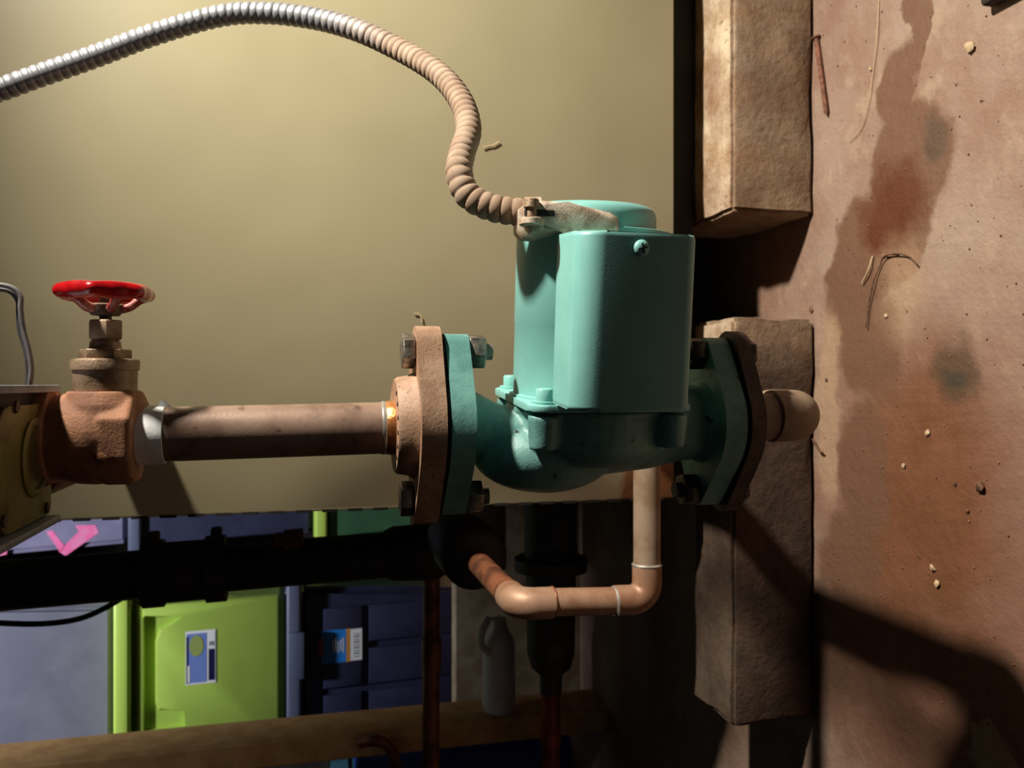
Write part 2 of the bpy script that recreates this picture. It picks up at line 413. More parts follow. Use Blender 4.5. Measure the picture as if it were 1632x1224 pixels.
boiler = thing('boiler', 'beige sheet metal boiler behind the green pump', 'boiler', (.25, 1.0, .092))
JY = .757; JX = at(1010, 797, JY).x; JZ = at(1075, 100, JY).z
jk = obj('jacket', box((JX, JY, JZ), (.66, 1.25, 1.30), .0025), M_jacket, boiler)
obj('boiler_base', box((JX + .02, .796, .0955), (.64, 1.22, JZ + .001), .002), M_blackmetal, boiler)
for k in range(25):                                                   # punched slots along the folded front edge
    z = JZ + .012 + k * .0225
    obj('edge_slot', box((JX - .0008, JY - .0006, z), (JX + .0018, JY + .004, z + .013)), M_slot, boiler, smooth=False)

# ------------------------------------------------------------------ circulator pump
PC = V(-.0225, .45, .334); RZ = Matrix.Rotation(math.radians(-6), 3, 'Z')
def pl_(X, Y, Z): return PC + RZ @ V(X, Y, Z)                         # pump coordinates: X along the motor, Z up the pipe
pdx = RZ @ V(1, 0, 0)
pump = thing('circulator_pump', 'teal green circulator pump bolted between two rusty pipe flanges', 'pump', (PC.x, PC.y, .25))
def loc_lathe(c, axis, prof, n=32): return lathe(pl_(*c), RZ @ Vector(axis), prof, n)
# cast volute: bowl, suction bend, discharge neck melted together
def ellipsoid(c, r):
    bm = bmesh.new(); bmesh.ops.create_uvsphere(bm, u_segments=32, v_segments=20, radius=1)
    for v in bm.verts: v.co = pl_(c[0] + v.co.x * r[0], c[1] + v.co.y * r[1], c[2] + v.co.z * r[2])
    return bm
def ltube(pts, rads, n=24): return tube([pl_(*p) for p in pts], rads, n)
parts = [ellipsoid((-.0165, 0, .025), (.0220, .034, .041)),
         loc_lathe((-.019, 0, 0), (1, 0, 0), [(0, .036), (.004, .041), (.010, .0445), (.026, .0445), (.0315, .043)], 40),
         ltube([(0, 0, .079), (0, 0, .068), (-.004, 0, .060), (-.009, 0, .050), (-.010, 0, .034), (-.006, 0, .02)], [.024, .0185, .0175, .0195, .022, .02]),
         ltube([(-.002, 0, -.006), (-.001, 0, -.035), (0, -.0, -.055), (0, 0, -.066), (0, 0, -.079)], [.028, .026, .023, .022, .029])]
for sy in (-1, 1):
    for sz in (-1, 1):
        parts.append(loc_lathe((-.008, sy * .036, sz * .036), (1, 0, 0), [(0, .0075), (.0185, .0085)], 16))
parts.append(loc_lathe((.0085, 0, 0), (1, 0, 0), [(0, .046), (.0035, .046)], 40))
vol = obj('volute', merge(*parts), M_tealcast, pump)
r = vol.modifiers.new('melt', 'REMESH'); r.mode = 'VOXEL'; r.voxel_size = .0011; r.use_smooth_shade = True
s = vol.modifiers.new('soften', 'SMOOTH'); s.iterations = 7; s.factor = .6
FL_T, FL_B = .0705, -.0705
def flange_outline(core, ear, sep, ry=None):
    pts = []
    for c, rr in ((0, core), (sep, ear), (-sep, ear)):
        pts += [(round(c + a, 6), round(b, 6)) for a, b in ngon(40, rr)]
    return hull2(pts)
fo = flange_outline(.0335, .0105, .0395)
obj('upper_flange', prism(fo, lambda a, b, h: pl_(a, b, h), FL_T, .0835, .0016), M_tealcast, pump)
obj('lower_flange', prism(fo, lambda a, b, h: pl_(a, b, h), -.0835, FL_B, .0016), M_tealcast, pump)
# motor mounting plate with four ears
pts = []
for sy in (-1, 1):
    for sz in (-1, 1): pts += [(round(sy * .036 + a, 6), round(sz * .036 + b, 6)) for a, b in ngon(20, .0095)]
po_ = hull2(pts)
obj('mounting_plate', prism(po_, lambda a, b, h: pl_(h, a, b), .0125, .0162, .0008), M_teal, pump)
for sy, sz in ((-1, 1), (1, 1), (-1, -1), (1, -1)):
    cs = obj('cap_screw', loc_lathe((.0162, sy * .036, sz * .036), (1, 0, 0), [(0, .0068), (.0014, .0068), (.0015, .0046), (.0072, .0046), (.0078, .0041)], 20), M_teal, pump)
RM = .0425
obj('motor_can', loc_lathe((.0162, 0, 0), (1, 0, 0), [(0, .0445), (.0012, .0445), (.0016, RM), (.040, RM), (.0405, RM + .0003), (.0915, RM), (.0918, RM - .0008)], 64), M_teal, pump)
obj('end_cap', loc_lathe((.1075, 0, .0035), (1, 0, 0), [(0, .0382), (.0080, .0380), (.0110, .0372), (.0132, .0350), (.0143, .0315), (.0145, .027)], 64), M_teal, pump)
# drawn cover of the wiring box
def rrect(a0, a1, b0, b1, rs, n=8):
    """rounded rectangle; rs = radii at (a1,b1),(a0,b1),(a0,b0),(a1,b0)"""
    o = []
    for (cx, cy, q, rr) in ((a1, b1, 0, rs[0]), (a0, b1, 1, rs[1]), (a0, b0, 2, rs[2]), (a1, b0, 3, rs[3])):
        sx = -1 if cx == a1 else 1; sy = -1 if cy == b1 else 1
        for k in range(n + 1):
            t = math.pi / 2 * (q + k / n); o.append((cx + sx * rr + rr * math.cos(t), cy + sy * rr + rr * math.sin(t)))
    return o
bo = rrect(-.0825, -.040, -.0245, .0345, (.007, .0125, .006, .006), 5)     # (depth, height) section
cov = obj('wiring_box_cover', prism(bo, lambda a, b, h: pl_(h, a, b), .0178, .1020, .0024, 3), M_teal, pump)
sc_c = pl_(.0935, -.0945, .004)
scr = obj('cover_screw', lathe(pl_(.0946, -.0820, .0050), RZ @ V(0, -1, 0), [(0, .0040), (.0008, .0040), (.0022, .0032), (.0028, .0018), (.0029, .0)], 24), M_teal, pump)
for ang in (.25, .25 + math.pi / 2):
    c, s_ = math.cos(ang), math.sin(ang)
    obj('screw_slot', prism([(-.0024, -.0003), (.0024, -.0003), (.0024, .0003), (-.0024, .0003)], lambda a, b, h: pl_(.0946 + a * c - b * s_, -.0825 - h, .0050 + a * s_ + b * c), .0018, .0027), M_slot, scr, smooth=False)

# ------------------------------------------------------------------ pipe flanges with their bolts
def companion(name, label, zc, up, mcast, mbolt, th=.0155, hub=1.0):
    """zc = world height of the joint, up = +1 flange above the pump, -1 below"""
    t = thing(name, label, 'pipe flange', (PC.x, PC.y, min(zc, zc + up * .03)), 'pipe flanges at the pump')
    def W(a, b, h): return V(PC.x, PC.y, zc) + RZ @ V(a, b, up * h)
    obj('gasket', prism(flange_outline(.0325, .0105, .0395), W, .0002, .0022), M_gasket, t)
    ol = flange_outline(.0345, .0135, .0405)
    fb = merge(prism(ol, W, .0024, th, .0028, 3),
               lathe(W(0, 0, th - .0035), V(0, 0, up), [(0, .031 * hub), (.0045 * hub, .0285 * hub), (.0075 * hub, .0270 * hub), (.0125 * hub, .0262 * hub), (.0140 * hub, .0250 * hub), (.0142 * hub, .0145)], 40))
    f = obj('flange_body', fb, mcast, t)
    for sx in (-1, 1):
        b = obj('bolt', tube([W(sx * .0405, 0, -.0270), W(sx * .0405, 0, th + .004)], .0046, 16), mbolt, t)
        obj('bolt_head', prism(ngon(6, .0096, .2), lambda a, b_, h: W(sx * .0405 + a, b_, h), th + .0002, th + .0070, .0008), mbolt, b)
        obj('nut', prism(ngon(6, .0096, .1 + .3 * sx), lambda a, b_, h: W(sx * .0405 + a, b_, -h), .0134, .0228, .0009), mbolt, b)
    if up > 0:
        for k in range(7):
            aa = -2.6 + k * .34
            p = W(.0225 * math.cos(aa), .0225 * math.sin(aa), .0258)
            obj('casting_mark', lathe(p, V(0, 0, up), [(0, .0013), (.0007, .0011)], 8), M_slot, f, smooth=False)
    return t
companion('pipe_flange', 'rusty bronze pipe flange with steel bolts on top of the green pump', PC.z + .0835, 1, M_rustcast, M_steel)
companion('pipe_flange', 'shaded dark pipe flange near the floor below the green pump', PC.z - .0835, -1, M_rustshade, M_boltdark, .0115, .72)

# ------------------------------------------------------------------ copper pipes
PX = -.0240
top_z, bot_z = .5735, PC.z + .0835 + .021
cpipe = thing('copper_pipe', 'straight brown copper pipe between red-handled valve and pump flange', 'pipe', (PX, .45, bot_z))
obj('tube', tube([V(-.0235, .45, bot_z), V(-.0258, .45, top_z)], .0139, 36), M_copper, cpipe)
obj('solder_band', lathe(V(-.0236, .45, bot_z + .001), V(0, 0, 1), [(0, .0156), (.003, .0151), (.0085, .0144), (.009, .0140)], 36), M_brightcopper, cpipe, label='bright cleaned copper band')
obj('solder_ring', lathe(V(-.0236, .45, bot_z + .0098), V(0, 0, 1), [(0, .0141), (.001, .0145), (.0024, .0141)], 36), M_solder, cpipe)
tp = lathe(V(-.0257, .45, .5585), V(0, 0, 1), [(0, .0141), (.0003, .0147), (.0035, .0150), (.0085, .0149), (.0125, .0152), (.0135, .0143)], 40)
tp = merge(tp, prism([(0, 0), (.006, .0), (.003, .0042), (.001, .0035)], lambda a, b, h: V(-.0257 + .0143 + b * .9, .4445 + h, .5615 - a), 0, .0004))
obj('thread_tape', tp, M_tape, cpipe, label='white thread sealing tape')

# lower return: drops out of the flange, elbow turns back under the boiler door
rp = thing('copper_pipe', 'short dusty copper pipe with elbow under the pump, just above the floor', 'pipe', (-.0195, .45, .17))
zt = PC.z - .0835 - .019
obj('tube', tube([V(-.0205, .45, PC.z - .0835 - .012), V(-.0195, .45, .2040)], .0142, 36), M_coppertan, rp)
ez = .1905; er = .022
arc = [V(-.0195, .45, .216), V(-.0195, .45, .2125)] + [V(-.0195, .45 + er - er * math.cos(t), .2125 - er * math.sin(t)) for t in [math.pi / 2 * k / 10 for k in range(1, 11)]] + [V(-.0195, .492, .1905)]
obj('elbow', tube(arc, [.0158] * len(arc), 36), M_coppertan, rp)
obj('return_tube', tube([V(-.0195, .485, .1905), V(-.0195, JY - .0005, .1905)], .0142, 32), M_coppertan, rp)

# thin loop in front of the boiler's corner
LY = .635; R1 = .0111
A0 = V(.02, LY, at(1031, 720, LY).z); A1 = V(at(1031, 955, LY).x, LY, A0.z); A2 = V(A1.x + .003, LY, at(826, 963, LY).z); A3 = A2 + V(.0, .295, .0)
lp = thing('copper_pipe', 'thin tan copper pipe bent in a loop below the pump', 'pipe', (A1.x, LY, A0.z - .012))
obj('tube', tube([A0, A1 + V(.02, 0, 0)], R1, 28), M_coppertan, lp)
def elbow(p0, c, p1, rr, ro, m, par, name='elbow'):
    p0, c, p1 = Vector(p0), Vector(c), Vector(p1); d0, d1 = (p0 - c).normalized(), (p1 - c).normalized()
    ce = c + (d0 + d1) * rr
    pts_ = [c + d0 * (rr + .014)] + [ce + (-d1 * math.cos(t) * 1.0 - d0 * math.sin(t)) * rr for t in [math.pi / 2 * k / 12 for k in range(13)]] + [c + d1 * (rr + .014)]
    rad = [ro] * len(pts_)
    return obj(name, tube(pts_, rad, 28), m, par)
elbow(A0, A1, A2, .014, .0121, M_copperpink, lp)
obj('tube', tube([A1 + V(0, 0, .02), A2 - V(0, 0, .02)], R1, 28), M_copperpink, lp)
elbow(A1, A2, A3, .014, .0126, M_copperpink, lp)
obj('tube', tube([A2 + V(0, .02, 0), A3], R1, 28), M_copperdark, lp)
for p, d in ((A1 + V(.0285, 0, 0), V(1, 0, 0)), (A1 + V(0, 0, .0285), V(0, 0, 1)), (A2 - V(0, 0, .0285), V(0, 0, -1))):
    obj('solder_ring', lathe(p - d * .001, d, [(0, .0122), (.0012, .0126), (.0024, .0113)], 28), M_solder if d.z >= 0 else M_copperdark, lp)

# unseen stub added behind the valve for a diagonal shadow on the boiler
single('shadow_nipple', tube([V(-.041, .47, .632), V(-.041, JY - .0005, .632)], .0205, 28), M_copperdark, 'unseen dark pipe stub added behind the valve to shadow the boiler', 'pipe')

# ------------------------------------------------------------------ gate valve
VX, VYc = -.0262, .45; BZ = .5868
gv = thing('gate_valve', 'rusty gate valve with red handwheel on the copper pipe', 'valve', (VX, VYc, .571))
def Wz(a, b, h): return V(VX + a, VYc + b, h)
hexb = prism(ngon(8, .0252, math.pi / 8), Wz, .5712, .5865, .002, 2)
ball = lathe(V(VX, VYc, .578), V(0, 0, 1), [(0, .021), (.006, .0232), (.012, .0238), (.020, .0232), (.026, .0215), (.031, .0205), (.036, .0215), (.042, .0255)], 40)
collar = lathe(V(VX, VYc, BZ), V(1, 0, 0), [(.006, .0215), (.016, .0200), (.0226, .0170)], 36)
body = obj('valve_body', merge(hexb, ball, collar), M_valverust, gv)
rm = body.modifiers.new('melt', 'REMESH'); rm.mode = 'VOXEL'; rm.voxel_size = .0009; rm.use_smooth_shade = True
sm = body.modifiers.new('soften', 'SMOOTH'); sm.iterations = 3; sm.factor = .5
obj('far_end_hex', prism(ngon(8, .0252, math.pi / 8), Wz, .6095, .624, .002), M_valverust, gv)
bx0 = -.0035
obj('bonnet', lathe(V(0, VYc, BZ), V(1, 0, 0), [(bx0, .0146), (.0068, .0148), (.0070, .0157), (.0112, .0158), (.0122, .0152), (.0126, .0125)], 40), M_brass, gv)
obj('bonnet_nut', prism(ngon(6, .0122, .52), lambda a, b, h: V(h, VYc + a, BZ + b), .0120, .0172, .0006), M_brass, gv)
obj('bonnet_neck', lathe(V(0, VYc, BZ), V(1, 0, 0), [(.0168, .0085), (.0180, .0074), (.0212, .0070), (.0216, .0062), (.0228, .0060)], 28), M_brass, gv)
obj('packing_nut', prism(ngon(6, .0084, .25), lambda a, b, h: V(h, VYc + a, BZ + b), .0222, .0318, .0008), M_brass, gv)
obj('stem', tube([V(.0312, VYc, BZ), V(.0465, VYc, BZ)], .0029, 16), M_brassdark, gv)
WX = .0455
hub = obj('wheel_hub', lathe(V(0, VYc, BZ), V(1, 0, 0), [(.0342, .0066), (.0352, .0072), (.0392, .0076), (.0400, .0066)], 28), M_brassdark, gv)
nW, RR = 96, .0180
bm = bmesh.new(); rings = []
for k in range(nW):
    t = 2 * math.pi * k / nW; lob = .5 + .5 * math.cos(6 * t + .5); lob = lob ** 3
    rc = RR + .0012 * lob; rmn = .0034 + .0012 * lob; rmx = .0048 - .0006 * lob; ring = []
    for j in range(14):
        ph = 2 * math.pi * j / 14; rr = rc + rmn * math.cos(ph); xx = WX + rmx * .9 * math.sin(ph) 
        ring.append(bm.verts.new(V(xx, VYc + rr * math.cos(t), BZ + rr * math.sin(t))))
    rings.append(ring)
for k in range(nW):
    r0, r1 = rings[k], rings[(k + 1) % nW]
    for j in range(14): bm.faces.new((r0[j], r0[(j + 1) % 14], r1[(j + 1) % 14], r1[j]))
wheel = obj('handwheel', finish(bm), M_red, gv, label='glossy red lobed handwheel rim')
for k in range(5):
    t = -.1 + 2 * math.pi * k / 5; d = V(0, math.cos(t), math.sin(t)); c = V(0, VYc, BZ)
    obj('spoke', tube(catmull([c + d * .0062 + V(.0372, 0, 0), c + d * .011 + V(.0388, 0, 0), c + d * .015 + V(.0420, 0, 0), c + d * .0185 + V(.0440, 0, 0)], 4), [.0022] * 12 + [.0020], 10), M_redworn, wheel)
obj('wheel_nut', prism(ngon(6, .0052, 0), lambda a, b, h: V(h, VYc + a, BZ + b), .0440, .0475, .0005), M_brass, gv)

# ------------------------------------------------------------------ zone valve head at the picture's left edge (we look up at its underside)
zv = thing('zone_valve', 'grey zone valve head with gold underside at the end of the pipe', 'valve', (-.034, .39, .609))
Z0 = .6105
x0, x1, y0, y1 = -.0680, -.0005, .305, .4515
def shell(x0, x1, y0, y1, z0, z1, t):
    """open-bottomed sheet metal cover"""
    return merge(box((x0, y0, z0), (x0 + t, y1, z1), .0006), box((x1 - t, y0, z0), (x1, y1, z1), .0006), box((x0 + t, y1 - t, z0 + .009), (x1 - t, y1, z1), .0006),
                 box((x0 + t, y0, z0), (x1 - t, y0 + t, z1), .0006), box((x0 + t, y0 + t, z1 - t), (x1 - t, y1 - t, z1)))
obj('cover', shell(x0, x1, y0, y1, Z0 - .003, .70, .0035), M_jacketgrey, zv)
gp = rrect(x0 + .0045, x1 - .0090, y0 + .075, y1 + .001, (.004, .004, .012, .012))
obj('base_plate', prism(gp, lambda a, b, h: V(a, b, h), Z0 + .0015, Z0 + .0045, .0008), M_gold, zv, label='gold coated base plate')
obj('inner_plate', box((x0 + .0036, y0 + .0036, Z0 + .005), (x1 - .0036, y1 - .0036, Z0 + .007)), M_darkgrey, zv)
obj('seat_boss', lathe(V(-.0340, .4250, Z0 + .002), V(0, 0, -1), [(0, .0185), (.0016, .0185), (.0024, .0172), (.0025, .0150), (.0012, .0140)], 36), M_gold, zv)
obj('union_neck', lathe(V(VX, .45, .6045), V(0, 0, 1), [(0, .0150), (.004, .0165), (.012, .0165)], 32), M_brassdark, zv)
obj('brass_screw', lathe(V(-.0165, .4430, Z0 + .0015), V(0, 0, -1), [(0, .0030), (.0012, .0030), (.0022, .0018), (.0023, 0)], 16), M_brightcopper, zv)
for q in ((-.057, .385), (-.010, .40), (-.060, .444)):
    obj('plate_screw', lathe(V(q[0], q[1], Z0 + .0015), V(0, 0, -1), [(0, .0028), (.0012, .0026), (.0016, 0)], 12), M_brassdark, zv)

# thermostat wires
def wire(pts, rr, m, name, label, cat, y, group=None):
    P = [at(a, b, y if isinstance(y, (int, float)) else y[i]) for i, (a, b) in enumerate(pts)]
    return single(name, tube(catmull(P, 8), rr, 10), m, label, cat, group)
wire([(-40, 452), (0, 454), (22, 460), (33, 474), (33, 492), (37, 525), (46, 560), (50, 590), (46, 622)], .00135, M_wire, 'thermostat_wire', 'pale grey thermostat wire, the upper of the pair over the zone valve', 'wire', .475)
wire([(-40, 459), (0, 461), (18, 466), (29, 480), (30, 497), (32, 527), (41, 560), (45, 590), (41, 622)], .00130, M_wire2, 'thermostat_wire', 'dark grey thermostat wire, the lower of the pair over the zone valve', 'wire', .478)

# ------------------------------------------------------------------ flexible conduit and its connector
cpts = [(-60, 160, .60), (0, 143, .60), (50, 125, .60), (151, 90, .605), (251, 53, .605), (352, 25, .60), (427, 21, .59), (502, 30, .575), (568, 48, .555), (638, 80, .53), (698, 117, .50), (734, 160, .475), (747, 205, .455), (737, 243, .440), (732, 276, .430), (746, 311, .425), (784, 331, .420), (838, 340, .415)]
path = resample(catmull([at(*p) for p in cpts], 30), .00058)
nr = len(path); pitch = .0056 / .00058; rad = []; dust = []
for i in range(nr):
    t = (i % pitch) / pitch
    rad.append(.0060 + .0013 * math.sin(math.pi * t) ** .45)
    dust.append(max(0.0, min(1.0, (i / nr - .38) / .35)))
bm = bmesh.new(); lay = bm.verts.layers.float.new('dust')
sweep(bm, path, rad, 20, True, lay, dust)
single('flexible_conduit', finish(bm), M_conduit, 'ribbed flexible metal conduit arching over the boiler to the pump', 'conduit', sharp=80)
cpath_end = path[-1]

# squeeze connector: saddle body, strap with two screws, neck down into the wiring box
cn = thing('conduit_connector', 'dusty cast zinc elbow connector joining conduit and pump box', 'connector', tuple(at(930, 360, .40)))
def C(u, v, y): return at(u, v, y)
e0 = cpath_end - V(0, 0, 0)
hood = [(838, 324), (848, 316), (905, 321), (975, 336), (989, 346), (991, 376), (922, 376), (911, 361), (868, 371), (848, 370), (839, 358)]
obj('connector_body', prism(hood, lambda a, b, h: at(a, b, .393) + V(0, h, 0), 0, .030, .004, 4), M_zinc, cn)
obj('collar', tube([at(836, 341, .413), at(862, 341, .411)], [.0086, .0086], 24), M_zinc, cn)
obj('clamp_slot', box(at(884, 345, .3926), at(838, 333, .3926) + V(0, .003, 0)), M_slot, cn, smooth=False)
cs_ = at(847, 340, .3935)
obj('clamp_screw', lathe(V(at(847, 326, .3935).x, cs_.y, cs_.z), V(1, 0, 0), [(-.006, .0026), (-.0016, .0026), (-.0015, .0040), (.0022, .0038), (.0028, .0030)], 20), M_brass, cn)
obj('clamp_washer', lathe(V(at(850, 352, .3915).x, .3945, at(850, 352, .3915).z), V(1, 0, 0), [(-.0019, .0055), (-.0014, .0062), (.0012, .0062), (.0016, .0055)], 24), M_zinc, cn)
obj('paint_fleck', box(at(1003, 353, .405) - V(.0008, .001, .0018), at(993, 349, .405) + V(.0008, .001, .0018), .0005), M_straw, cn)

# ------------------------------------------------------------------ storage bins beyond the boiler
def quad_print(rects, to3, mats_idx):
    bm = bmesh.new()
    for (a0, a1, b0, b1, d, mi) in rects:
        f = bm.faces.new([bm.verts.new(to3(a, b, d)) for a, b in ((a0, b0), (a1, b0), (a1, b1), (a0, b1))]); f.material_index = mi
    return bm
def tote(name, label, group, x0, x1, y0, depth, z0, z1, mbody, mlid, ribs=True, lid=True, taper=.02, grip=False):
    t = thing(name, label, 'storage bin', ((x0 + x1) / 2, y0 + depth / 2, z0), group)
    zl = z1 - .024
    bm = bmesh.new(); n = []
    for z, k in ((z0, taper), (zl, 0)):
        n.append([bm.verts.new(V(x, y, z)) for x, y in ((x0 + k, y0 + k), (x1 - k, y0 + k), (x1 - k, y0 + depth - k), (x0 + k, y0 + depth - k))])
    bm.faces.new(n[0]); bm.faces.new(n[1][::-1])
    for k in range(4): bm.faces.new((n[0][k], n[0][(k + 1) % 4], n[1][(k + 1) % 4], n[1][k]))
    bmesh.ops.bevel(bm, geom=bm.edges[:], offset=.012, segments=3, affect='EDGES')
    bms = [finish(bm)]
    def front(z): return y0 + taper * (zl - z) / (zl - z0)
    if ribs:
        for i in range(3):
            xa = x0 + .03 + i * (x1 - x0 - .06) / 3
            xb = xa + (x1 - x0 - .06) / 3 - .014
            for za, zb in ((z0 + .03, z0 + (zl - z0) * .62), (z0 + (zl - z0) * .66, zl - .045)):
                o_ = [(xa, za), (xb, za), (xb, zb), (xa, zb)]
                bms.append(prism(o_, lambda a, b, h: V(a, front(b) + h, b), .008, -.009, .003))
    if grip:
        # upper band, then the big proud panel with a hand grip groove left between them
        za = zl - .052
        bms.append(prism([(x0 + .012, za + .026), (x1 - .012, za + .026), (x1 - .012, zl - .014), (x0 + .012, zl - .014)], lambda a, b, h: V(a, front(b) + h, b), .01, -.010, .003))
        w0, w1 = x0 + .100, x1 - .034
        ol_ = [(x0 + .012, z0 + .012), (x1 - .012, z0 + .012), (x1 - .012, za + .027), (w1, za + .027), (w1, za - .052), (w1 - .012, za - .036), (w1 - .024, za - .002), (w1 - .045, za + .006), (w0 + .022, za + .006), (w0 + .008, za), (w0 + .006, za - .046), (w0, za - .048), (w0 - .03, za - .050), (w0 - .03, za + .027), (x0 + .012, za + .027)]
        bms.append(prism(ol_, lambda a, b, h: V(a, front(b) + h, b), .01, -.016, .004))
    obj('body', merge(*bms), mbody, t)
    if lid:
        obj('lid', merge(box((x0 - .016, y0 - .020, zl - .004), (x1 + .016, y0 + depth + .016, z1), .006, 3), box((x0 + .01, y0 + .012, z1 - .004), (x1 - .01, y0 + depth - .01, z1 + .004), .004)), mlid, t)
    return t
BY = 1.65
zg0, zg1 = at(455, 960, BY).z, at(176, 960, BY - .02).z - .004
bx_l, bx_r = -.710, -.395
lime = tote('storage_bin', 'lime green plastic bin with a blue sticker beside the black pipe', 'storage bins stacked beyond the boiler', bx_l, bx_r, BY, .27, zg0 + .002, zg1, M_lime, M_limedk, ribs=False, grip=True)
navy = tote('storage_bin', 'navy bin with blue and white label, under the lime green bin', 'storage bins stacked beyond the boiler', bx_l, bx_r, BY + .01, .27, .150, zg0 - .002, M_navy, M_navylid, taper=.03)
grey = tote('storage_bin', 'frosted grey bin on top of the lime green bin', 'storage bins stacked beyond the boiler', bx_l - .01, bx_r + .005, BY + .004, .27, zg1 + .006, 1.16, M_greybin, M_navylid, ribs=False)
BY2 = 2.12
xx0, xx1 = -.395, .06
tote('storage_bin', 'cloudy clear bin with pink print behind the boiler edge', 'storage bins stacked beyond the boiler', xx0, xx1, BY2, .5, at(203, 850, BY2).z + .002, 1.24, M_clear, M_navylid, ribs=False, taper=.015)
z_a, z_b = at(500, 830, BY2).z, at(203, 850, BY2).z - .004
tote('storage_bin', 'dark navy bin under the clear bin with pink print', 'storage bins stacked beyond the boiler', xx0, xx1, BY2, .5, z_a + .002, z_b, M_navy, M_navylid, ribs=False)
tote('storage_bin', 'dark green bin with bright lime lid, lowest behind the boiler edge', 'storage bins stacked beyond the boiler', xx0, xx1, BY2, .5, .13, z_a - .004, M_dkgreen, M_limedk, ribs=False)
# pallet boards the stacks stand on
single('pallet', merge(*[box((-.72, 1.62 + i * .13, .118), (.16, 1.72 + i * .13, .128), .002) for i in range(7)], *[box((-.72 + i * .41, 1.62, 0), (-.66 + i * .41, 2.50, .118), .002) for i in range(3)]), M_wood, 'low wooden pallet under the stacked storage bins', 'pallet')
# stickers (flat print on the bin fronts)
def st_pt(y): return lambda a, b, d: V(a, y - d, b)
p0, p1 = at(295, 1008, 1.635), at(343, 1090, 1.635)
sx0, sx1, sz0, sz1 = p1.x, p0.x, p1.z, p0.z; sw, sh = sx1 - sx0, sz1 - sz0
def rel(a0, a1, b0, b1, d, mi): return (sx0 + a0 * sw, sx0 + a1 * sw, sz0 + b0 * sh, sz0 + b1 * sh, d, mi)
def limefront(z): return BY + .02 * ((zg1 - .024) - z) / ((zg1 - .024) - zg0) - .0165
bm = quad_print([rel(0, 1, 0, 1, 0, 0), rel(.03, .95, .30, .96, .0003, 1), rel(.03, .90, .90, .97, .0005, 2), rel(.66, .97, .03, .26, .0003, 0), rel(.70, .78, .05, .22, .0005, 4), rel(.05, .64, .03, .24, .0003, 2), rel(.05, .36, .86, .93, .0007, 0)], lambda a, b, d: V(a, limefront(b) - .0006 - d, b), None)
ds = [bm.verts.new(V(sx0 + sw * (.72 + .20 * math.cos(t)), limefront(sz0 + sh * (.64 + .24 * math.sin(t))) - .0014, sz0 + sh * (.64 + .24 * math.sin(t)))) for t in [2 * math.pi * k / 20 for k in range(20)]]
bm.faces.new(ds).material_index = 3
obj('sticker', bm, [M_whitep, M_lblue, M_dblue, M_olive, M_greyp], lime, smooth=False, label='small blue and white product sticker')
p0, p1 = at(512, 1008, 1.645), at(579, 1056, 1.645)
sx0, sx1, sz0, sz1 = p1.x, p0.x, p1.z, p0.z; sw, sh = sx1 - sx0, sz1 - sz0
nzl = zg0 - .002 - .024
def navyfront(z): return BY + .01 + .03 * (nzl - z) / (nzl - .150) - .0095
lines = [rel(0, 1, .36, 1, 0, 0), rel(0, 1, .30, .40, .0003, 1), rel(0.02, .98, .02, .31, .0003, 2)]
for k in range(5): lines.append(rel(.3 + .06 * (k % 2), .75 - .05 * (k % 3), .46 + .06 * k, .485 + .06 * k, .0005, 2))
for k in range(9): lines.append(rel(.12 + k * .085, .15 + k * .085 + .02 * (k % 2), .08, .22, .0006, 3))
lines.append(rel(.25, .75, .94, 1.06, .0005, 4))
obj('sticker', quad_print(lines, lambda a, b, d: V(a, navyfront(b) - .0006 - d, b), None), [M_blue, M_orange, M_whitep, M_greyp, M_redp], navy, smooth=False, label='blue, orange and white product label')
hz = at(463, 1010, 1.63)
obj('lid_latch', box((at(463, 1083, 1.635).x, BY - .022, hz.z - .026), (at(463, 1008, 1.635).x, BY - .008, hz.z + .004), .003), M_navylid, navy)
# pink felt-pen shape on the clear bin
zc0 = at(203, 850, BY2).z + .002
def pinkpt(u, v): p = at(u, v, BY2); return (p.x, p.z)
for strokes in ([(72, 848), (95, 882), (102, 872), (82, 846)], [(92, 880), (103, 887), (156, 850), (150, 838), (118, 838), (124, 848)], [(-10, 862), (12, 868), (10, 884), (-10, 888)]):
    obj('pink_print', prism([pinkpt(*q) for q in strokes], lambda a, b, h: V(a, BY2 + .015 * (1.216 - b) / (1.216 - zc0) - .0002 - h, b), 0, .0006), M_pink, [o for o in bpy.data.objects if o.get('label', '').startswith('cloudy clear')][0], smooth=False)

# ------------------------------------------------------------------ black drain pipe, cable, wood, dark pipes
dp = thing('drain_pipe', 'thick black vertical pipe with a banded coupling in front of the bins', 'pipe', (-.222, 1.05, .30))
D0, D1 = at(-80, 940, 1.05), at(668, 880, 1.05)
dd = (D0 - D1).normalized()
obj('tube', tube([D1, D0], .0285, 32), M_blackiron, dp)
def onpipe(u): 
    t = 0.0
    best = min(range(401), key=lambda k: abs(816 + FPX * ((-(D1.lerp(D0, k / 400).y) * sp - (D1.lerp(D0, k / 400).z - CAM_H) * cp) / (D1.lerp(D0, k / 400).y * cp - (D1.lerp(D0, k / 400).z - CAM_H) * sp)) - u))
    return D1.lerp(D0, best / 400)
cA, cB = onpipe(356), onpipe(228)
obj('coupling', tube([cA, cB], .0355, 32), M_blackrubber, dp)
for u0, u1 in ((360, 330), (262, 230)):
    cl = obj('clamp_band', tube([onpipe(u0), onpipe(u1)], .0395, 32), M_blackrubber, dp)
    mid = onpipe((u0 + u1) / 2)
    obj('clamp_bolt', box(mid + V(.034, -.016, -.006), mid + V(.050, .004, .006), .002), M_blackrubber, cl)
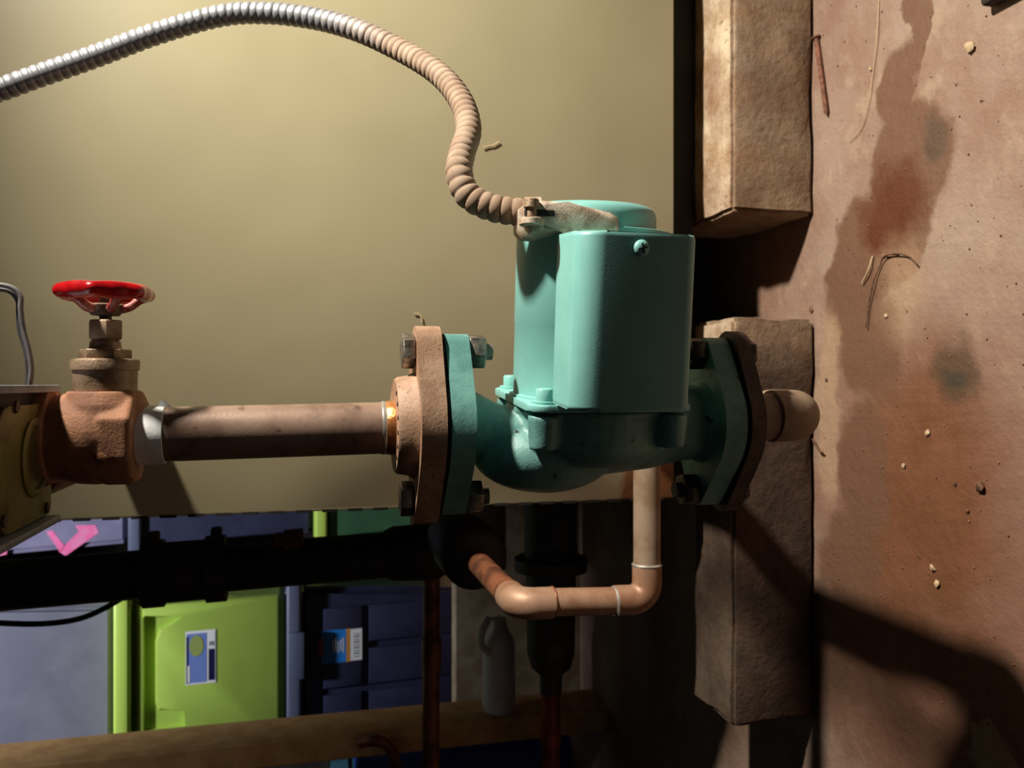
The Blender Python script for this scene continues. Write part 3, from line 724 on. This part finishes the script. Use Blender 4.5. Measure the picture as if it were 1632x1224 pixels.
obj('lower_hub', lathe(D1 + V(0, 0, .045), V(0, 0, -1), [(0, .0285), (.012, .034), (.060, .036), (.070, .034), (.085, .026)], 32), M_blackiron, dp)
sd = thing('sensor_rod', 'thin brass fitting strapped beside the black vertical pipe', 'fitting', tuple(at(440, 870, 1.03)))
obj('rod', tube([at(362, 867, 1.02), at(437, 861, 1.02)], .0075, 12), M_darkgrey, sd)
obj('hex_fitting', tube([at(437, 861, 1.02), at(452, 860, 1.02), at(453, 860, 1.02), at(484, 857, 1.02)], [.009, .009, .0125, .0125], 6), M_brassdark, sd)
wire([(-60, 988), (0, 993), (70, 994), (130, 985), (180, 962), (230, 930)], .0035, M_blackrubber, 'black_cable', 'black cable sagging in front of the frosted grey bin', 'cable', 1.12)

def vertical_post(name, label, pA, pB, y, w_px, dep, m, cat):
    a, b = at(*pA, y), at(*pB, y); x = (a.x + b.x) / 2
    return x, a.z, b.z
sx = (at(130, 1213, 1.3).x + at(680, 1155, 1.3).x) / 2
single('wood_stud', box((sx - .040, 1.30, 0), (sx, 1.39, 2.295), .003), M_wood, 'bare upright wooden stud beside the storage bins', 'wood post', smooth=False)
# clutter seen past the stud
single('blue_tub', lathe(V(at(640, 1235, 1.5).x, 1.55, 0), V(0, 0, 1), [(0, .05), (.38, .06), (.385, .064), (.40, .064)], 24), M_blue2, 'blue tub partly hidden behind the wooden stud', 'tub')
single('teal_tub', lathe(V(at(560, 1250, 1.75).x, 1.80, 0), V(0, 0, 1), [(0, .06), (.40, .075), (.405, .08), (.44, .08)], 24), M_teal2, 'dark teal tub at the frame edge past the stud', 'tub')
hx = [at(600, 1180, 1.27), at(622, 1192, 1.27), at(640, 1235, 1.27)]
single('pipe_hook', tube(catmull([at(575, 1183, 1.29), at(600, 1180, 1.27), at(622, 1192, 1.27), at(640, 1250, 1.27)], 6), .009, 12), M_copperdark, 'bent dark hook on the wooden stud', 'hook')

# horizontal dark copper water pipe with coupling
wp = thing('water_pipe', 'dark oxidised copper pipe crossing in front of the navy bin', 'pipe', tuple(at(688, 1040, 1.2)))
pz = at(688, 1000, 1.2).z
obj('tube', tube([V(-.19, 1.2, pz), V(-.72, 1.2, pz + .002)], .0125, 24), M_copperdark, wp)
cx = at(688, 1040, 1.2).x
obj('coupling', tube([V(cx - .022, 1.2, pz), V(cx + .022, 1.2, pz)], .0145, 24), M_copperdark, wp)
obj('tee', lathe(V(-.205, 1.2, pz), V(0, 0, 1), [(-.03, .016), (.03, .016)], 24), M_copperdark, wp)
# large black sleeve where the thin pipe goes back
obj('black_sleeve', lathe(V(A2.x + .002, .80, A2.z), V(0, 1, 0), [(0, .0125), (.003, .027), (.010, .033), (.07, .034), (.08, .030), (.13, .030), (.135, .0125)], 36), M_blackiron, lp, label='large black sleeve')

# stepped grey fitting running into a red copper pipe, low in the shadow
gf = thing('drain_fitting', 'stepped grey fitting with red copper pipe low in the dark corner', 'fitting', tuple(at(878, 1000, 1.2)))
gz = at(878, 1000, 1.2).z
def gx(v, u=878): return at(u, v, 1.2).x
obj('fitting_body', lathe(V(0, 1.2, gz), V(-1, 0, 0), [(-gx(780), .040), (-gx(888), .040), (-gx(889), .055), (-gx(908), .055), (-gx(911), .038), (-gx(1040), .036), (-gx(1062), .030), (-gx(1075), .017), (-gx(1105), .016)], 36), M_greyfit, gf)
obj('tube', tube([V(gx(1095), 1.2, gz), V(-.80, 1.2, gz)], .0140, 24), M_copperred, gf)
obj('pipe_cap_ring', tube([V(gx(1165), 1.2, gz), V(gx(1185), 1.2, gz)], .0158, 24), M_copperred, gf)

# leaning pale board, white bottle, grey duct
bz0, bz1 = at(762, 1000, 1.45).z, at(726, 1000, 1.45).z
single('pale_board', box((-.62, 1.45, 0), (-.10, 1.49, bz1), .002), M_board, 'pale wooden board lying on edge below the navy bin', 'board', smooth=False)
wb = thing('plastic_bottle', 'white plastic bottle lying sideways in the dark corner', 'bottle', tuple(at(792, 1120, 1.32)))
bz = at(795, 1050, 1.32).z
def bxp(v): return at(795, v, 1.32).x
obj('bottle_body', lathe(V(0, 1.32, bz), V(-1, 0, 0), [(-bxp(985), .012), (-bxp(1000), .014), (-bxp(1018), .025), (-bxp(1030), .027), (-bxp(1122), .027), (-bxp(1132), .022), (-bxp(1134), .010)], 32), M_white, wb)
obj('bottle_handle', tube(catmull([at(780, 985, 1.31), at(769, 1005, 1.30), at(768, 1028, 1.30), at(782, 1042, 1.305)], 6), .006, 12), M_white, wb)
dk = thing('vent_duct', 'pale grey vent pipe standing behind the pump flange nut', 'pipe', tuple(at(775, 850, 1.35)))
dkp = at(768, 840, 1.35)
obj('duct_tube', lathe(V(0, 1.35, dkp.z), V(-1, 0, 0), [(.02, .040), (-at(768, 905, 1.35).x, .040), (-at(768, 906, 1.35).x, .034)], 32), M_board, dk)
obj('duct_elbow', tube(catmull([V(-.03, 1.35, dkp.z), V(.0, 1.345, dkp.z), V(.025, 1.32, dkp.z), V(.03, 1.29, dkp.z), V(.03, 1.2505, dkp.z)], 5), .040, 28), M_board, dk)

# ------------------------------------------------------------------ things lying on the floor
nl = thing('rusty_nail', 'long rusty nail lying against the concrete block', 'nail', tuple(flo(1310, 120)))
n0, n1 = flo(1301, 62, .003), flo(1317, 178, .003)
obj('shank', tube([n0, n1, n1 + (n1 - n0).normalized() * .004], [.0026, .0024, .0004], 12), M_rustnail, nl)
obj('nail_head', lathe(n0, (n0 - n1).normalized(), [(0, .0026), (.0002, .0046), (.0018, .0046), (.002, .003)], 14), M_rustnail, nl)
def strand(pts, rr, m, name, label, cat, z=.0015, group=None):
    return single(name, tube(catmull([flo(u, v, z + .002 * abs(math.sin(i * 1.7))) for i, (u, v) in enumerate(pts)], 6), rr, 8), m, label, cat, group)
strand([(1401, 0), (1397, 60), (1392, 110), (1384, 160), (1372, 205), (1353, 225)], .0004, M_straw, 'thin_wire', 'hair-thin pale wire curving over the pale floor', 'wire', .0008)
strand([(1432, 405), (1410, 408), (1402, 425), (1392, 450), (1384, 490), (1380, 522)], .0007, M_twig, 'dry_twig', 'thin dark forked twig on the damp floor', 'twig')
strand([(1391, 408), (1384, 430), (1374, 452)], .0008, M_straw, 'straw_bit', 'short pale straw beside the dark twig', 'straw')
strand([(1410, 408), (1428, 404), (1448, 409), (1462, 422)], .0006, M_twig, 'dry_twig', 'hair-thin curled twig tip touching the forked twig', 'twig')
strand([(1295, 700), (1304, 716), (1312, 722)], .0010, M_twig, 'dry_twig', 'tiny bent twig leaning on the block below the elbow', 'twig', .003)
def crumb(u, v, r, name, label, m=M_debris, z=None):
    r *= .62; bm = bmesh.new(); bmesh.ops.create_icosphere(bm, subdivisions=2, radius=r); c = flo(u, v, r * .6)
    from mathutils import noise as mn
    for q in bm.verts:
        q.co *= 1 + .75 * mn.noise(q.co / r * 1.1 + c * 90); q.co.z *= .6; q.co += c
        if q.co.z < 0: q.co.z = 0
    return single(name, finish(bm), m, label, 'debris', 'crumbs on the floor')
crumb(1562, 775, .0058, 'mud_clod', 'dark mud clod, the largest crumb on the brown floor', M_twig)
crumb(1541, 815, .0026, 'mud_crumb', 'small round dark crumb beside the mud clod', M_twig)
crumb(1522, 772, .0022, 'mud_crumb', 'thin dark crumb between mud clod and block', M_twig)
crumb(1486, 905, .0042, 'mortar_crumb', 'glinting pale mortar crumb on the orange floor patch', M_straw)
crumb(1493, 930, .0040, 'mortar_crumb', 'pale mortar crumb next to the long shadow', M_straw)
crumb(1478, 690, .0034, 'mortar_crumb', 'pale mortar crumb level with the copper elbow', M_straw)
crumb(1440, 742, .0030, 'mortar_crumb', 'small mortar crumb in the rusty patch', M_straw)
crumb(1545, 75, .0062, 'plaster_chip', 'pale plaster chip at the floor crack', M_straw)
crumb(1292, 493, .0040, 'mortar_crumb', 'mortar crumb at the lit corner of the nearer block', M_debris)
crumb(1317, 605, .0028, 'mortar_crumb', 'mortar crumb beside the block above the elbow', M_debris)
crumb(1408, 408, .0030, 'mortar_crumb', 'small crumb at the fork of the dark twig', M_debris)
crumb(1412, 503, .0028, 'mortar_crumb', 'crumb in the pale floor patch below the twig', M_straw)
crumb(1387, 110, .0030, 'mortar_crumb', 'crumb next to the hair-thin pale wire', M_straw)
# grit too fine to count
bm = bmesh.new(); rg = random.Random(3)
for k in range(230):
    u, v = rg.uniform(1305, 1640), rg.uniform(-20, 1240); c = flo(u, v); rr = rg.uniform(.0003, .0010)
    t = bmesh.ops.create_icosphere(bm, subdivisions=1, radius=rr, matrix=Matrix.Translation(c + V(0, 0, rr * .5)))
g = single('floor_grit', bm, M_debris, 'fine grit scattered over the reddish floor', 'grit'); g['kind'] = 'stuff'
# dark plank corner poking into the frame
q = flo(1632, 6)
single('dark_plank', box((.2755, -.05, 0), (.40, .505, .012), .003), M_blackrubber, 'dark plank end on the floor at the very corner of the picture', 'plank', smooth=False)
# lint caught on the boiler sheet
for (pts_, lb) in (([(770, 236), (778, 233), (786, 232), (796, 226)], 'pale lint thread on the boiler beside the conduit bend'), ([(660, 500), (667, 501), (671, 505), (673, 514)], 'pale lint thread on the boiler above the flange bolt')):
    single('lint_thread', tube(catmull([at(u, v, JY - .0015) for u, v in pts_], 5), .0007, 6), M_straw, lb, 'lint')
